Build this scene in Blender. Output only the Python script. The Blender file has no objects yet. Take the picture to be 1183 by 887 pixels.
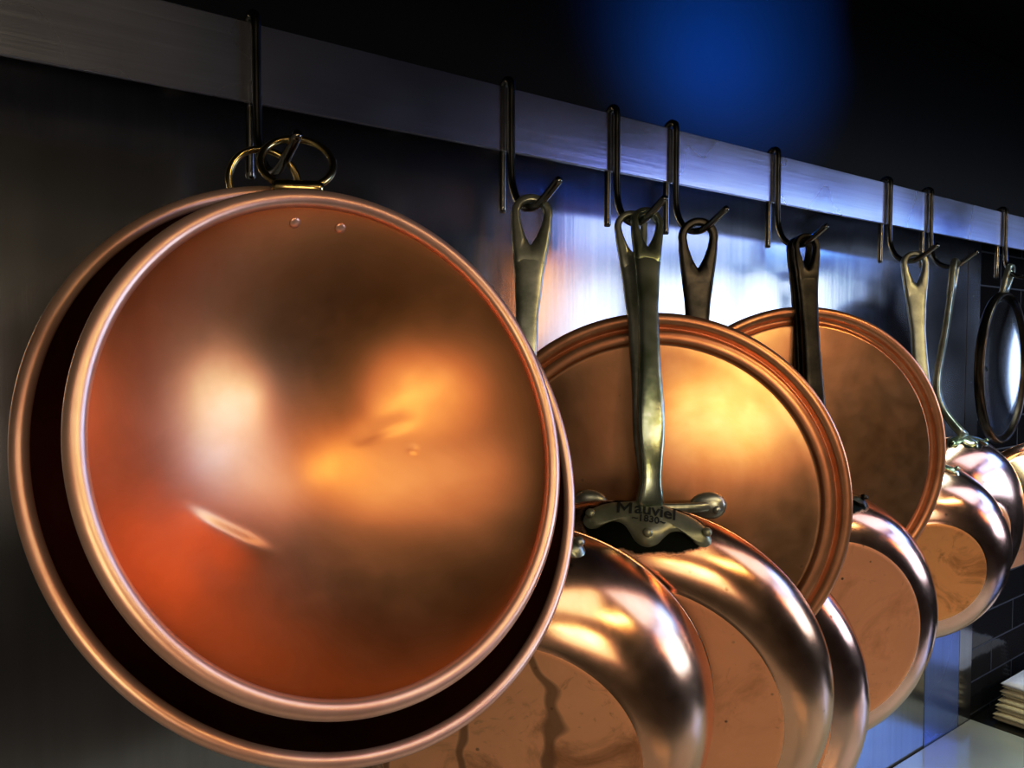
import bpy, bmesh, math, random
from mathutils import Vector, Matrix, noise
from mathutils.bvhtree import BVHTree

random.seed(7)
C = bpy.context.scene.collection
PI = math.pi
R = math.radians
CAM = Vector((0.0, -0.53, 1.454))

# ------------------------------------------------------------------ camera
cam_data = bpy.data.cameras.new('camera')
cam_data.sensor_width = 36.0
cam_data.lens = 36.0 * 900.0 / 1183.0
cam_data.clip_start = 0.01
cam = bpy.data.objects.new('camera', cam_data)
C.objects.link(cam)
cam.location = CAM
cam.rotation_euler = (R(90 - 2.322), 0, R(53.29 - 90))
bpy.context.scene.camera = cam


def away(P, k):
    """slide a measured point along the sight line when its distance is re-estimated"""
    return CAM + (Vector(P) - CAM) * k


# ------------------------------------------------------------------ materials
def new_mat(name):
    m = bpy.data.materials.new(name)
    m.use_nodes = True
    nt = m.node_tree
    return m, nt, nt.nodes['Principled BSDF']


def N(nt, typ, **kw):
    n = nt.nodes.new(typ)
    for k, v in kw.items():
        if k in n.inputs:
            n.inputs[k].default_value = v
        else:
            setattr(n, k, v)
    return n


def L(nt, a, b):
    nt.links.new(a, b)


def noise_node(nt, scale, detail=4, rough=0.55, vec=None, dist=0.0):
    n = nt.nodes.new('ShaderNodeTexNoise')
    n.inputs['Scale'].default_value = scale
    n.inputs['Detail'].default_value = detail
    n.inputs['Roughness'].default_value = rough
    n.inputs['Distortion'].default_value = dist
    if vec is None:
        tc = nt.nodes.new('ShaderNodeTexCoord')
        vec = tc.outputs['Object']
    L(nt, vec, n.inputs['Vector'])
    return n


def ramp(nt, fac, stops):
    r = nt.nodes.new('ShaderNodeValToRGB')
    el = r.color_ramp.elements
    while len(el) < len(stops):
        el.new(0.5)
    for e, (p, c) in zip(el, stops):
        e.position = p
        e.color = (*c, 1) if len(c) == 3 else c
    L(nt, fac, r.inputs['Fac'])
    return r


def g(v):
    return (v, v, v)


def mixrgb(nt, fac, a, b, mode='MIX'):
    m = nt.nodes.new('ShaderNodeMix')
    m.data_type = 'RGBA'
    m.blend_type = mode
    for sock, v in ((m.inputs[0], fac), (m.inputs[6], a), (m.inputs[7], b)):
        if isinstance(v, (int, float)):
            sock.default_value = v
        elif isinstance(v, tuple):
            sock.default_value = (*v, 1) if len(v) == 3 else v
        else:
            L(nt, v, sock)
    return m.outputs[2]


def mathn(nt, op, a, b=None, clamp=False):
    m = nt.nodes.new('ShaderNodeMath')
    m.operation = op
    m.use_clamp = clamp
    for i, v in enumerate((a, b)):
        if v is None:
            continue
        if isinstance(v, (int, float)):
            m.inputs[i].default_value = v
        else:
            L(nt, v, m.inputs[i])
    return m.outputs[0]


def bump(nt, bsdf, height, strength, dist):
    b = nt.nodes.new('ShaderNodeBump')
    b.inputs['Strength'].default_value = strength
    b.inputs['Distance'].default_value = dist
    L(nt, height, b.inputs['Height'])
    L(nt, b.outputs['Normal'], bsdf.inputs['Normal'])
    return b


def copper(name, light=(0.86, 0.47, 0.29), dark=(0.62, 0.27, 0.13), rough=0.2, var=0.08,
           scale=14.0, spots=0.0, burn=None, burn_r=0.045, wave=0.0):
    """metallic copper with tarnish clouds, tiny specks and optional scorch round a riveted foot"""
    m, nt, b = new_mat(name)
    b.inputs['Metallic'].default_value = 1.0
    n1 = noise_node(nt, scale, 5, 0.6, dist=0.4)
    r1 = ramp(nt, n1.outputs['Fac'], [(0.33, dark), (0.62, light)])
    col = r1.outputs['Color']
    n2 = noise_node(nt, scale * 6, 4, 0.6)
    rr = N(nt, 'ShaderNodeMapRange')
    L(nt, n2.outputs['Fac'], rr.inputs['Value'])
    rr.inputs['From Min'].default_value = 0.3
    rr.inputs['From Max'].default_value = 0.7
    rr.inputs['To Min'].default_value = rough - var * 0.5
    rr.inputs['To Max'].default_value = rough + var * 0.5
    rough_out = rr.outputs['Result']
    if spots > 0:
        v = nt.nodes.new('ShaderNodeTexVoronoi')
        v.inputs['Scale'].default_value = 55
        tc = nt.nodes.new('ShaderNodeTexCoord')
        L(nt, tc.outputs['Object'], v.inputs['Vector'])
        rs = ramp(nt, v.outputs['Distance'], [(0.05, g(spots)), (0.10, g(0))])
        nn = noise_node(nt, 31, 2)
        gate = ramp(nt, nn.outputs['Fac'], [(0.52, g(0)), (0.60, g(1))])
        f = mathn(nt, 'MULTIPLY', rs.outputs['Color'], gate.outputs['Color'])
        col = mixrgb(nt, f, col, (0.10, 0.035, 0.02))
    metal_out = None
    if burn is not None:
        tc = nt.nodes.new('ShaderNodeTexCoord')
        mp = nt.nodes.new('ShaderNodeMapping')
        mp.vector_type = 'POINT'
        mp.inputs['Location'].default_value = (-burn[0], -burn[1], -burn[2])
        L(nt, tc.outputs['Object'], mp.inputs['Vector'])
        sc = nt.nodes.new('ShaderNodeMapping')
        sc.inputs['Scale'].default_value = burn[3] if len(burn) > 3 else (1, 1.7, 1.7)
        L(nt, mp.outputs['Vector'], sc.inputs['Vector'])
        ln = nt.nodes.new('ShaderNodeVectorMath')
        ln.operation = 'LENGTH'
        L(nt, sc.outputs['Vector'], ln.inputs[0])
        nb = noise_node(nt, 70, 5, 0.7)
        s = mathn(nt, 'MULTIPLY', mathn(nt, 'SUBTRACT', nb.outputs['Fac'], 0.5), 0.022)
        d = mathn(nt, 'ADD', ln.outputs['Value'], s)
        br = ramp(nt, mathn(nt, 'DIVIDE', d, burn_r * 1.3), [(0.70, g(1)), (0.78, g(0))])
        halo = ramp(nt, mathn(nt, 'DIVIDE', d, burn_r * 1.6), [(0.45, g(0.55)), (0.95, g(0))])
        col = mixrgb(nt, halo.outputs['Color'], col, (0.40, 0.16, 0.06))
        col = mixrgb(nt, br.outputs['Color'], col, (0.006, 0.007, 0.005))
        rough_out = mathn(nt, 'ADD', rough_out, mathn(nt, 'MULTIPLY', br.outputs['Color'], 0.35), True)
    L(nt, col, b.inputs['Base Color'])
    L(nt, rough_out, b.inputs['Roughness'])
    if wave > 0:
        nw = noise_node(nt, 16, 2, 0.5)
        bump(nt, b, nw.outputs['Fac'], wave, 0.01)
    return m


def stained_disc(name, light=(0.92, 0.50, 0.26), dark=(0.50, 0.22, 0.09), rough=0.42, scale=16, streak=False):
    """the cooking base: duller, blotched and speckled copper"""
    m, nt, b = new_mat(name)
    b.inputs['Metallic'].default_value = 0.55
    n1 = noise_node(nt, scale, 6, 0.62, dist=1.2)
    col = ramp(nt, n1.outputs['Fac'], [(0.30, dark), (0.47, light), (0.75, tuple(min(1, c * 1.08) for c in light))]).outputs['Color']
    n3 = noise_node(nt, scale * 2.6, 5, 0.7, dist=2.5)
    f3 = ramp(nt, n3.outputs['Fac'], [(0.60, g(0)), (0.72, g(0.55))]).outputs['Color']
    col = mixrgb(nt, f3, col, dark)
    v = nt.nodes.new('ShaderNodeTexVoronoi')
    v.inputs['Scale'].default_value = 70
    tc = nt.nodes.new('ShaderNodeTexCoord')
    L(nt, tc.outputs['Object'], v.inputs['Vector'])
    rs = ramp(nt, v.outputs['Distance'], [(0.06, g(0.9)), (0.11, g(0))])
    nn = noise_node(nt, 23, 2)
    gate = ramp(nt, nn.outputs['Fac'], [(0.48, g(0)), (0.55, g(1))])
    col = mixrgb(nt, mathn(nt, 'MULTIPLY', rs.outputs['Color'], gate.outputs['Color']), col, (0.12, 0.04, 0.02))
    if streak:
        wv = nt.nodes.new('ShaderNodeTexWave')
        wv.inputs['Scale'].default_value = 5.0
        wv.inputs['Distortion'].default_value = 9.0
        wv.inputs['Detail'].default_value = 3.0
        wv.inputs['Detail Scale'].default_value = 1.4
        L(nt, tc.outputs['Object'], wv.inputs['Vector'])
        ws = ramp(nt, wv.outputs['Fac'], [(0.93, g(0)), (0.985, g(0.8))])
        col = mixrgb(nt, ws.outputs['Color'], col, (0.25, 0.11, 0.05))
    L(nt, col, b.inputs['Base Color'])
    rr = N(nt, 'ShaderNodeMapRange')
    L(nt, n1.outputs['Fac'], rr.inputs['Value'])
    rr.inputs['From Min'].default_value = 0.3
    rr.inputs['From Max'].default_value = 0.7
    rr.inputs['To Min'].default_value = rough + 0.08
    rr.inputs['To Max'].default_value = rough - 0.06
    L(nt, rr.outputs['Result'], b.inputs['Roughness'])
    return m


def metal(name, col, col2=None, rough=0.25, scale=40, metallic=1.0, bumpv=0.0):
    m, nt, b = new_mat(name)
    b.inputs['Metallic'].default_value = metallic
    b.inputs['Roughness'].default_value = rough
    n = noise_node(nt, scale, 4, 0.6)
    c2 = col2 or tuple(c * 0.75 for c in col)
    r = ramp(nt, n.outputs['Fac'], [(0.35, c2), (0.65, col)])
    L(nt, r.outputs['Color'], b.inputs['Base Color'])
    if bumpv:
        bump(nt, b, n.outputs['Fac'], bumpv, 0.001)
    return m


def brushed(name, col, rough, stretch, bump_s=0.15, col2=None, rvar=0.06, metallic=1.0):
    """brushed stainless: noise stretched along the grain"""
    m, nt, b = new_mat(name)
    b.inputs['Metallic'].default_value = metallic
    tc = nt.nodes.new('ShaderNodeTexCoord')
    mp = nt.nodes.new('ShaderNodeMapping')
    mp.inputs['Scale'].default_value = stretch
    L(nt, tc.outputs['Object'], mp.inputs['Vector'])
    n = noise_node(nt, 1.0, 5, 0.65, vec=mp.outputs['Vector'])
    big = noise_node(nt, 5.0, 3, 0.5)
    c2 = col2 or tuple(c * 0.85 for c in col)
    col_o = ramp(nt, n.outputs['Fac'], [(0.3, c2), (0.7, col)]).outputs['Color']
    L(nt, col_o, b.inputs['Base Color'])
    rr = N(nt, 'ShaderNodeMapRange')
    L(nt, big.outputs['Fac'], rr.inputs['Value'])
    rr.inputs['From Min'].default_value = 0.3
    rr.inputs['From Max'].default_value = 0.7
    rr.inputs['To Min'].default_value = rough - rvar
    rr.inputs['To Max'].default_value = rough + rvar
    L(nt, rr.outputs['Result'], b.inputs['Roughness'])
    bump(nt, b, n.outputs['Fac'], bump_s, 0.0006)
    return m


M = {}
M['steel_wall'] = brushed('brushed steel sheet', (0.46, 0.47, 0.50), 0.18, (120, 120, 3.0), 0.08, metallic=0.97)
M['blue_lit_steel'] = brushed('blue-lit satin steel', (0.20, 0.32, 0.72), 0.30, (120, 120, 3.0), 0.08, metallic=0.72)  # blue light on the lower wall is put into this base colour
M['rail'] = brushed('brushed steel rail', (0.76, 0.80, 1.0), 0.26, (6, 300, 300), 0.12)
M['hook'] = metal('dark steel rod', (0.34, 0.34, 0.31), (0.20, 0.20, 0.18), 0.17, 60)
M['brass'] = metal('aged brass ring', (0.72, 0.58, 0.28), (0.44, 0.34, 0.15), 0.22, 50)
M['iron_bright'] = metal('polished cast handle', (0.54, 0.57, 0.50), (0.27, 0.30, 0.23), 0.24, 45, bumpv=0.15)
M['iron_green'] = metal('greenish cast handle', (0.56, 0.63, 0.52), (0.20, 0.26, 0.15), 0.23, 40, bumpv=0.15)
M['iron_foot'] = metal('olive cast foot', (0.38, 0.40, 0.28), (0.24, 0.26, 0.17), 0.36, 45, metallic=0.6, bumpv=0.12)
M['iron_pale'] = metal('pale cast handle', (0.58, 0.63, 0.58), (0.40, 0.44, 0.40), 0.26, 45, bumpv=0.12)
M['iron_dark'] = metal('blackened cast handle', (0.085, 0.075, 0.06), (0.03, 0.028, 0.024), 0.34, 40, bumpv=0.2)
for k_ in ('iron_bright', 'iron_pale', 'iron_green'):
    M[k_].node_tree.nodes['Principled BSDF'].inputs['Metallic'].default_value = 0.8
    M[k_].node_tree.nodes['Principled BSDF'].inputs['Roughness'].default_value = 0.32
M['iron_green'].node_tree.nodes['Principled BSDF'].inputs['Metallic'].default_value = 0.9
M['iron_green'].node_tree.nodes['Principled BSDF'].inputs['Roughness'].default_value = 0.25
M['letter'] = metal('blackened lettering', (0.010, 0.012, 0.009), None, 0.6, 40, metallic=0.0)
M['bowl_in'] = copper('satin copper bowl', (0.79, 0.39, 0.18), (0.62, 0.27, 0.10), 0.36, 0.06, 7.0, wave=0.02)
M['bowl_shaded'] = copper('shade-darkened copper bowl', (0.20, 0.055, 0.022), (0.12, 0.030, 0.012), 0.45, 0.06, 9.0)  # shade of the gap between the bowls painted into the colour
M['bowl_rim'] = copper('rolled copper rim', (0.90, 0.60, 0.46), (0.78, 0.46, 0.32), 0.36, 0.05, 20)
M['bowl_rim'].node_tree.nodes['Principled BSDF'].inputs['Metallic'].default_value = 0.7
M['copper'] = copper('copper side', (0.90, 0.52, 0.34), (0.72, 0.35, 0.19), 0.17, 0.06, 12, spots=0.7)
M['copper_pink'] = copper('rosy copper side', (0.90, 0.54, 0.40), (0.76, 0.40, 0.27), 0.16, 0.06, 12, spots=0.8)
M['copper_lid'] = copper('satin copper lid', (0.90, 0.51, 0.28), (0.72, 0.35, 0.15), 0.31, 0.07, 10, spots=0.35)
M['copper_band'] = copper('lid flange copper', (0.88, 0.47, 0.26), (0.68, 0.30, 0.14), 0.33, 0.06, 16)
M['copper_band'].node_tree.nodes['Principled BSDF'].inputs['Metallic'].default_value = 0.8
M['disc'] = stained_disc('stained pan base', streak=True)
M['disc_speck'] = stained_disc('speckled pan base', (0.92, 0.49, 0.26), (0.66, 0.31, 0.14), 0.40, 12)
M['disc_gold'] = stained_disc('golden blotched pan base', (0.96, 0.50, 0.20), (0.58, 0.24, 0.07), 0.42, 22)
M['lining'] = metal('tin lining', (0.55, 0.53, 0.50), (0.42, 0.40, 0.38), 0.3, 20)
M['lid_steel'] = metal('polished steel lining', (0.62, 0.66, 0.72), (0.54, 0.58, 0.64), 0.16, 9)
M['lid_bronze'] = metal('dark bronze flange', (0.13, 0.10, 0.075), (0.06, 0.045, 0.035), 0.28, 20)
M['black_rivet'] = metal('dark rivet', (0.03, 0.03, 0.03), None, 0.4, 30)
M['cloth'] = None


def cloth_mat(name, base, base2):
    m, nt, b = new_mat(name)
    n = noise_node(nt, 60, 5, 0.7)
    L(nt, ramp(nt, n.outputs['Fac'], [(0.3, base2), (0.7, base)]).outputs['Color'], b.inputs['Base Color'])
    b.inputs['Roughness'].default_value = 0.9
    w = noise_node(nt, 900, 2, 0.5)
    bump(nt, b, w.outputs['Fac'], 0.5, 0.001)
    return m


M['cloth'] = cloth_mat('cream cotton cloth', (0.66, 0.60, 0.40), (0.54, 0.48, 0.30))
M['cloth_white'] = cloth_mat('white cotton cloth', (0.78, 0.80, 0.86), (0.68, 0.70, 0.76))


def counter_mat():
    m, nt, b = new_mat('pale worktop')
    n = noise_node(nt, 5, 4, 0.5)
    L(nt, ramp(nt, n.outputs['Fac'], [(0.3, (0.33, 0.36, 0.31)), (0.7, (0.40, 0.43, 0.38))]).outputs['Color'], b.inputs['Base Color'])
    b.inputs['Roughness'].default_value = 0.12
    return m


M['counter'] = counter_mat()
M['dark_panel'] = metal('dark painted panel', (0.0055, 0.0055, 0.007), (0.004, 0.004, 0.005), 0.5, 8, metallic=0.0)
M['dark_panel'].node_tree.nodes['Principled BSDF'].inputs['Specular IOR Level'].default_value = 0.15
M['black_top'] = metal('black worktop', (0.012, 0.012, 0.011), None, 0.14, 20, metallic=0.0)


def tile_mat():
    m, nt, b = new_mat('black glazed tiles')
    tc = nt.nodes.new('ShaderNodeTexCoord')
    mp = nt.nodes.new('ShaderNodeMapping')
    # object x along the wall, object z up -> brick u, v
    mp.inputs['Rotation'].default_value = (R(-90), 0, 0)
    L(nt, tc.outputs['Object'], mp.inputs['Vector'])
    br = nt.nodes.new('ShaderNodeTexBrick')
    br.offset = 0.5
    br.inputs['Color1'].default_value = (0.010, 0.011, 0.013, 1)
    br.inputs['Color2'].default_value = (0.016, 0.016, 0.018, 1)
    br.inputs['Mortar'].default_value = (0.035, 0.04, 0.055, 1)
    br.inputs['Scale'].default_value = 1.0
    br.inputs['Mortar Size'].default_value = 0.0016
    br.inputs['Mortar Smooth'].default_value = 0.3
    br.inputs['Brick Width'].default_value = 0.171
    br.inputs['Row Height'].default_value = 0.0556
    L(nt, mp.outputs['Vector'], br.inputs['Vector'])
    L(nt, br.outputs['Color'], b.inputs['Base Color'])
    wob = noise_node(nt, 22, 3, 0.5)
    h = mathn(nt, 'ADD', mathn(nt, 'MULTIPLY', br.outputs['Fac'], -1.0), mathn(nt, 'MULTIPLY', wob.outputs['Fac'], 0.8))
    bump(nt, b, h, 0.55, 0.002)
    L(nt, ramp(nt, br.outputs['Fac'], [(0, g(0.10)), (1, g(0.6))]).outputs['Color'], b.inputs['Roughness'])
    return m


M['tile'] = tile_mat()


# ------------------------------------------------------------------ mesh helpers
def link_mesh(name, verts, faces, mats, parent=None, mat_idx=None, smooth=True):
    me = bpy.data.meshes.new(name)
    me.from_pydata([tuple(v) for v in verts], [], faces)
    bm = bmesh.new()
    bm.from_mesh(me)
    bmesh.ops.recalc_face_normals(bm, faces=bm.faces)
    bm.to_mesh(me)
    bm.free()
    for mt in (mats if isinstance(mats, (list, tuple)) else [mats]):
        me.materials.append(mt)
    if mat_idx is not None:
        for p, i in zip(me.polygons, mat_idx):
            p.material_index = i
    for p in me.polygons:
        p.use_smooth = smooth
    o = bpy.data.objects.new(name, me)
    C.objects.link(o)
    if parent is not None:
        o.parent = parent
    return o


def tag(o, label=None, cat=None, group=None, kind=None):
    if label: o['label'] = label
    if cat: o['category'] = cat
    if group: o['group'] = group
    if kind: o['kind'] = kind
    return o


def empty(name, mw):
    o = bpy.data.objects.new(name, None)
    o.empty_display_size = 0.03
    C.objects.link(o)
    o.matrix_world = mw
    return o


def lathe(profile, n=160, closed=False):
    """profile: list of (radius, height[, material]); returns verts, faces, material index"""
    verts, faces, mi = [], [], []
    rings = []
    for p in profile:
        if p[0] < 1e-6:
            rings.append([len(verts)])
            verts.append(Vector((0, 0, p[1])))
        else:
            s = len(verts)
            for i in range(n):
                a = 2 * PI * i / n
                verts.append(Vector((p[0] * math.cos(a), p[0] * math.sin(a), p[1])))
            rings.append(list(range(s, s + n)))
    seq = list(range(len(profile) - 1))
    pairs = [(k, k + 1) for k in seq] + ([(len(profile) - 1, 0)] if closed else [])
    for a, b in pairs:
        m = profile[a][2] if len(profile[a]) > 2 else 0
        A, B = rings[a], rings[b]
        if len(A) == 1 and len(B) == 1:
            continue
        for i in range(n):
            j = (i + 1) % n
            if len(A) == 1:
                faces.append((A[0], B[i], B[j]))
            elif len(B) == 1:
                faces.append((A[i], B[0], A[j]))
            else:
                faces.append((A[i], B[i], B[j], A[j]))
            mi.append(m)
    return verts, faces, mi


def catmull(pts, per=8, closed=False):
    pts = [Vector(p) for p in pts]
    n = len(pts)
    out = []
    rng = range(n if closed else n - 1)
    for i in rng:
        if closed:
            p0, p1, p2, p3 = pts[(i - 1) % n], pts[i], pts[(i + 1) % n], pts[(i + 2) % n]
        else:
            p0 = pts[i - 1] if i > 0 else pts[i] * 2 - pts[i + 1]
            p1, p2 = pts[i], pts[i + 1]
            p3 = pts[i + 2] if i + 2 < n else pts[i + 1] * 2 - pts[i]
        for k in range(per):
            t = k / per
            out.append(0.5 * ((2 * p1) + (p2 - p0) * t + (2 * p0 - 5 * p1 + 4 * p2 - p3) * t * t + (3 * p1 - p0 - 3 * p2 + p3) * t ** 3))
    if not closed:
        out.append(pts[-1])
    return out


def sweep(path, widths, thicks, wdir, nsec=16, power=2.0, closed=False, dome=True):
    """section of half width/thickness swept along a path; wdir = fixed sideways direction (Vector or list)"""
    n = len(path)
    verts, faces = [], []
    for i, p in enumerate(path):
        if closed:
            t = (path[(i + 1) % n] - path[i - 1]).normalized()
        else:
            t = (path[min(i + 1, n - 1)] - path[max(i - 1, 0)]).normalized()
        w = wdir[i] if isinstance(wdir, list) else wdir
        w = (w - t * w.dot(t)).normalized()
        b = t.cross(w).normalized()
        hw = widths[i] if isinstance(widths, list) else widths
        ht = thicks[i] if isinstance(thicks, list) else thicks
        for k in range(nsec):
            a = 2 * PI * k / nsec
            c, s = math.cos(a), math.sin(a)
            x = math.copysign(abs(c) ** (2 / power), c)
            y = math.copysign(abs(s) ** (2 / power), s)
            verts.append(p + w * (x * hw) + b * (y * ht))
    for i in range(n if closed else n - 1):
        a, bb = i * nsec, ((i + 1) % n) * nsec
        for k in range(nsec):
            kk = (k + 1) % nsec
            faces.append((a + k, a + kk, bb + kk, bb + k))
    if not closed:
        if dome:
            for i, sgn in ((0, -1), (n - 1, 1)):
                t = (path[min(i + 1, n - 1)] - path[max(i - 1, 0)]).normalized()
                ht = thicks[i] if isinstance(thicks, list) else thicks
                base = i * nsec
                ctr = path[i]
                s2 = len(verts)
                for k in range(nsec):
                    verts.append(ctr + (verts[base + k] - ctr) * 0.72 + t * sgn * ht * 0.6)
                for k in range(nsec):
                    kk = (k + 1) % nsec
                    faces.append((base + k, base + kk, s2 + kk, s2 + k))
                faces.append(tuple(range(s2, s2 + nsec)))
        else:
            faces.append(tuple(range(nsec)))
            faces.append(tuple(range((n - 1) * nsec, n * nsec)))
    return verts, faces


def merge(*vf):
    V, F = [], []
    for v, f in vf:
        o = len(V)
        V += list(v)
        F += [tuple(i + o for i in q) for q in f]
    return V, F


def box(x0, x1, y0, y1, z0, z1):
    v = [Vector(p) for p in ((x0, y0, z0), (x1, y0, z0), (x1, y1, z0), (x0, y1, z0), (x0, y0, z1), (x1, y0, z1), (x1, y1, z1), (x0, y1, z1))]
    f = [(0, 1, 2, 3), (4, 5, 6, 7), (0, 1, 5, 4), (1, 2, 6, 5), (2, 3, 7, 6), (3, 0, 4, 7)]
    return v, f


def bevel(o, w, seg=2):
    md = o.modifiers.new('bevel', 'BEVEL')
    md.width = w
    md.segments = seg
    return o


def dome_vf(center, normal, r, h, n=20, rings=6):
    """a rivet head"""
    normal = normal.normalized()
    t = normal.orthogonal().normalized()
    b = normal.cross(t)
    V, F = [], []
    for i in range(rings):
        a = PI / 2 * i / rings
        for k in range(n):
            q = 2 * PI * k / n
            V.append(center + (t * math.cos(q) + b * math.sin(q)) * r * math.cos(a) + normal * h * math.sin(a))
    V.append(center + normal * h)
    for i in range(rings - 1):
        for k in range(n):
            kk = (k + 1) % n
            F.append((i * n + k, i * n + kk, (i + 1) * n + kk, (i + 1) * n + k))
    for k in range(n):
        F.append(((rings - 1) * n + k, (rings - 1) * n + (k + 1) % n, len(V) - 1))
    F.append(tuple(range(n)))
    return V, F


def frame(center, tilt, yaw):
    """plane frame: x to the right, y up, z out towards the room"""
    e1 = Vector((1, 0, 0))
    e2 = Vector((0, -math.sin(tilt), math.cos(tilt)))
    e3 = Vector((0, -math.cos(tilt), -math.sin(tilt)))
    rz = Matrix.Rotation(yaw, 3, 'Z')
    m = Matrix.Identity(4)
    for i, e in enumerate((rz @ e1, rz @ e2, rz @ e3)):
        for j in range(3):
            m[j][i] = e[j]
    m.translation = Vector(center)
    return m


# ------------------------------------------------------------------ setting
WY = 0.040                      # face of the steel sheet; the rail stands clear of it
w = link_mesh('wall_back', *box(-2.4, 4.8, 0.004, 0.12, -1.2, 1.8), M['tile'], smooth=False)
w.location = (0.104, WY, 1.1757)
tag(w, 'wall of glossy black oblong tiles beyond the end of the steel sheet', 'wall', kind='structure')
ws = link_mesh('wall_left', *box(-2.4, 1.336, WY - 0.0006, WY + 0.004, 0.84, 1.664), M['steel_wall'], smooth=False)
tag(ws, 'brushed steel wall sheet behind the hanging copper pans', 'wall', kind='structure')
wu = link_mesh('wall_front', *box(-2.4, 4.8, WY - 0.004, WY + 0.004, 1.6645, 3.0), M['dark_panel'], smooth=False)
tag(wu, 'dark matt panel above the rail with a blue glow on it', 'wall', kind='structure')
tb = link_mesh('trim_2', *box(1.222, 1.336, WY - 0.0014, WY + 0.004, 0.84, 1.11), M['blue_lit_steel'], smooth=False)
tag(tb, 'blue-lit satin steel plate added low on the wall, blue light painted into its colour, beside the screwed edge strip', 'trim', kind='structure')
ts = link_mesh('trim_1', *box(1.3365, 1.381, WY - 0.0016, WY + 0.004, 0.84, 1.664), M['steel_wall'], smooth=False)
tag(ts, 'narrow steel edge strip with screws closing the end of the wall sheet', 'trim', kind='structure')
for zz in (1.545, 1.405, 1.19):
    s_ = link_mesh('screw', *dome_vf(Vector((1.3547, WY - 0.0016, zz)), Vector((0, -1, 0)), 0.0022, 0.0013, 14, 4), M['hook'], ts)
fl = link_mesh('floor', *box(-2.4, 4.8, -4.2, 0.12, -0.05, 0.0), metal('dark kitchen floor', (0.06, 0.05, 0.04), None, 0.5, 6, metallic=0), smooth=False)
tag(fl, 'dark kitchen floor below the counter', 'floor', kind='structure')

light_blocker = empty('rail_light_blocker', Matrix.Translation((0.6, -0.35, 1.75)))  # unseen canopy, added to keep lamp light off the rail
tag(light_blocker, 'unseen dark canopy added over the counter to block lamp light from the rail', 'light_blocker')
for nm, b_ in (('canopy', (-2.6, 3.4, -0.15, 0.35 + WY - 0.006, 0.19, 0.2)), ('front_skirt', (-2.6, 3.4, -0.156, -0.146, -0.01, 0.19))):
    link_mesh(nm, *box(*b_), M['dark_panel'], light_blocker, smooth=False)

CZ = 0.8415
ct = empty('countertop', Matrix.Translation((0, -0.3, 0)))
o_ = link_mesh('worktop', *box(-2.4, 1.380, -0.38, 0.3 + WY - 0.0018, CZ - 0.04, CZ), M['counter'], ct, smooth=False)
bevel(o_, 0.002)
link_mesh('support_panel', *box(-2.4, 1.376, -0.34, 0.3 + WY - 0.004, 0.0, CZ - 0.04), M['black_top'], ct, smooth=False)
tag(ct, 'pale grey-green worktop running along the steel wall under the pans', 'worktop')
bt = empty('black_worktop', Matrix.Translation((2.0, -0.3, 0)))
o_ = link_mesh('worktop', *box(1.3855 - 2, 1.4, -0.38, 0.3 + WY + 0.0015, CZ - 0.045, CZ - 0.0035), M['black_top'], bt, smooth=False)
bevel(o_, 0.002)
link_mesh('support_panel', *box(1.390 - 2, 1.4, -0.34, 0.3 + WY, 0.0, CZ - 0.045), M['black_top'], bt, smooth=False)
tag(bt, 'black worktop under the folded cloths beyond the pale counter', 'worktop')

# ------------------------------------------------------------------ rail and hooks
RAIL_Y0, RAIL_Y1, RAIL_Z0, RAIL_Z1 = -0.0482, -0.0446, 1.6066, 1.6548
rl = empty('hanging_rail', Matrix.Translation((0.6, 0, RAIL_Z0)))
tag(rl, 'long flat brushed steel rail that carries all the pan hooks', 'rail')
bar = link_mesh('bar', *box(-2.0 - 0.6, 2.6 - 0.6, RAIL_Y0, RAIL_Y1, 0, RAIL_Z1 - RAIL_Z0), M['rail'], rl, smooth=False)
bevel(bar, 0.0006)
for x in (-1.2, 1.95):
    b_ = link_mesh('bracket', *box(x - 0.6 - 0.012, x - 0.6 + 0.012, RAIL_Y1 - 0.0005, 0.0394, 0.012, 0.036), M['rail'], rl, smooth=False)
    bevel(b_, 0.001)

HOOK_PTS = [(-0.0407, 1.563), (-0.0409, 1.58), (-0.0412, 1.61), (-0.0414, 1.64), (-0.0412, 1.6550), (-0.0430, 1.6588), (-0.0465, 1.6602),
            (-0.0500, 1.6588), (-0.0517, 1.6550), (-0.0516, 1.64), (-0.0518, 1.61), (-0.0522, 1.592), (-0.0536, 1.580), (-0.0592, 1.5685),
            (-0.0680, 1.5618), (-0.0780, 1.5600), (-0.0875, 1.5630), (-0.0965, 1.5685), (-0.1065, 1.5752)]
HOOK_X = [0.1625, 0.3550, 0.4673, 0.5385, 0.6938, 0.9148, 1.0170, 1.2387]
HOOK_LABEL = [
    'steel S hook holding the two big copper bowls by their rings',
    'steel S hook just right of the big bowls, holding one pale pan handle',
    'steel S hook holding two handles at once, a pan and a lid',
    'steel S hook holding the dark handle that passes behind the front lid',
    'steel S hook with a black pan handle hanging before the flatter lid',
    'steel S hook holding the pale bright handle right of the second lid',
    'steel S hook holding the slim handle seen edge-on',
    'steel S hook above the steel-lined lid at the far end of the rail']


def hook_z(y):
    pts = [(p[0], p[1]) for p in HOOK_PTS[11:]]
    for (y0, z0), (y1, z1) in zip(pts, pts[1:]):
        if y1 <= y <= y0:
            return z0 + (z1 - z0) * (y0 - y) / (y0 - y1)
    return 1.56


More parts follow.
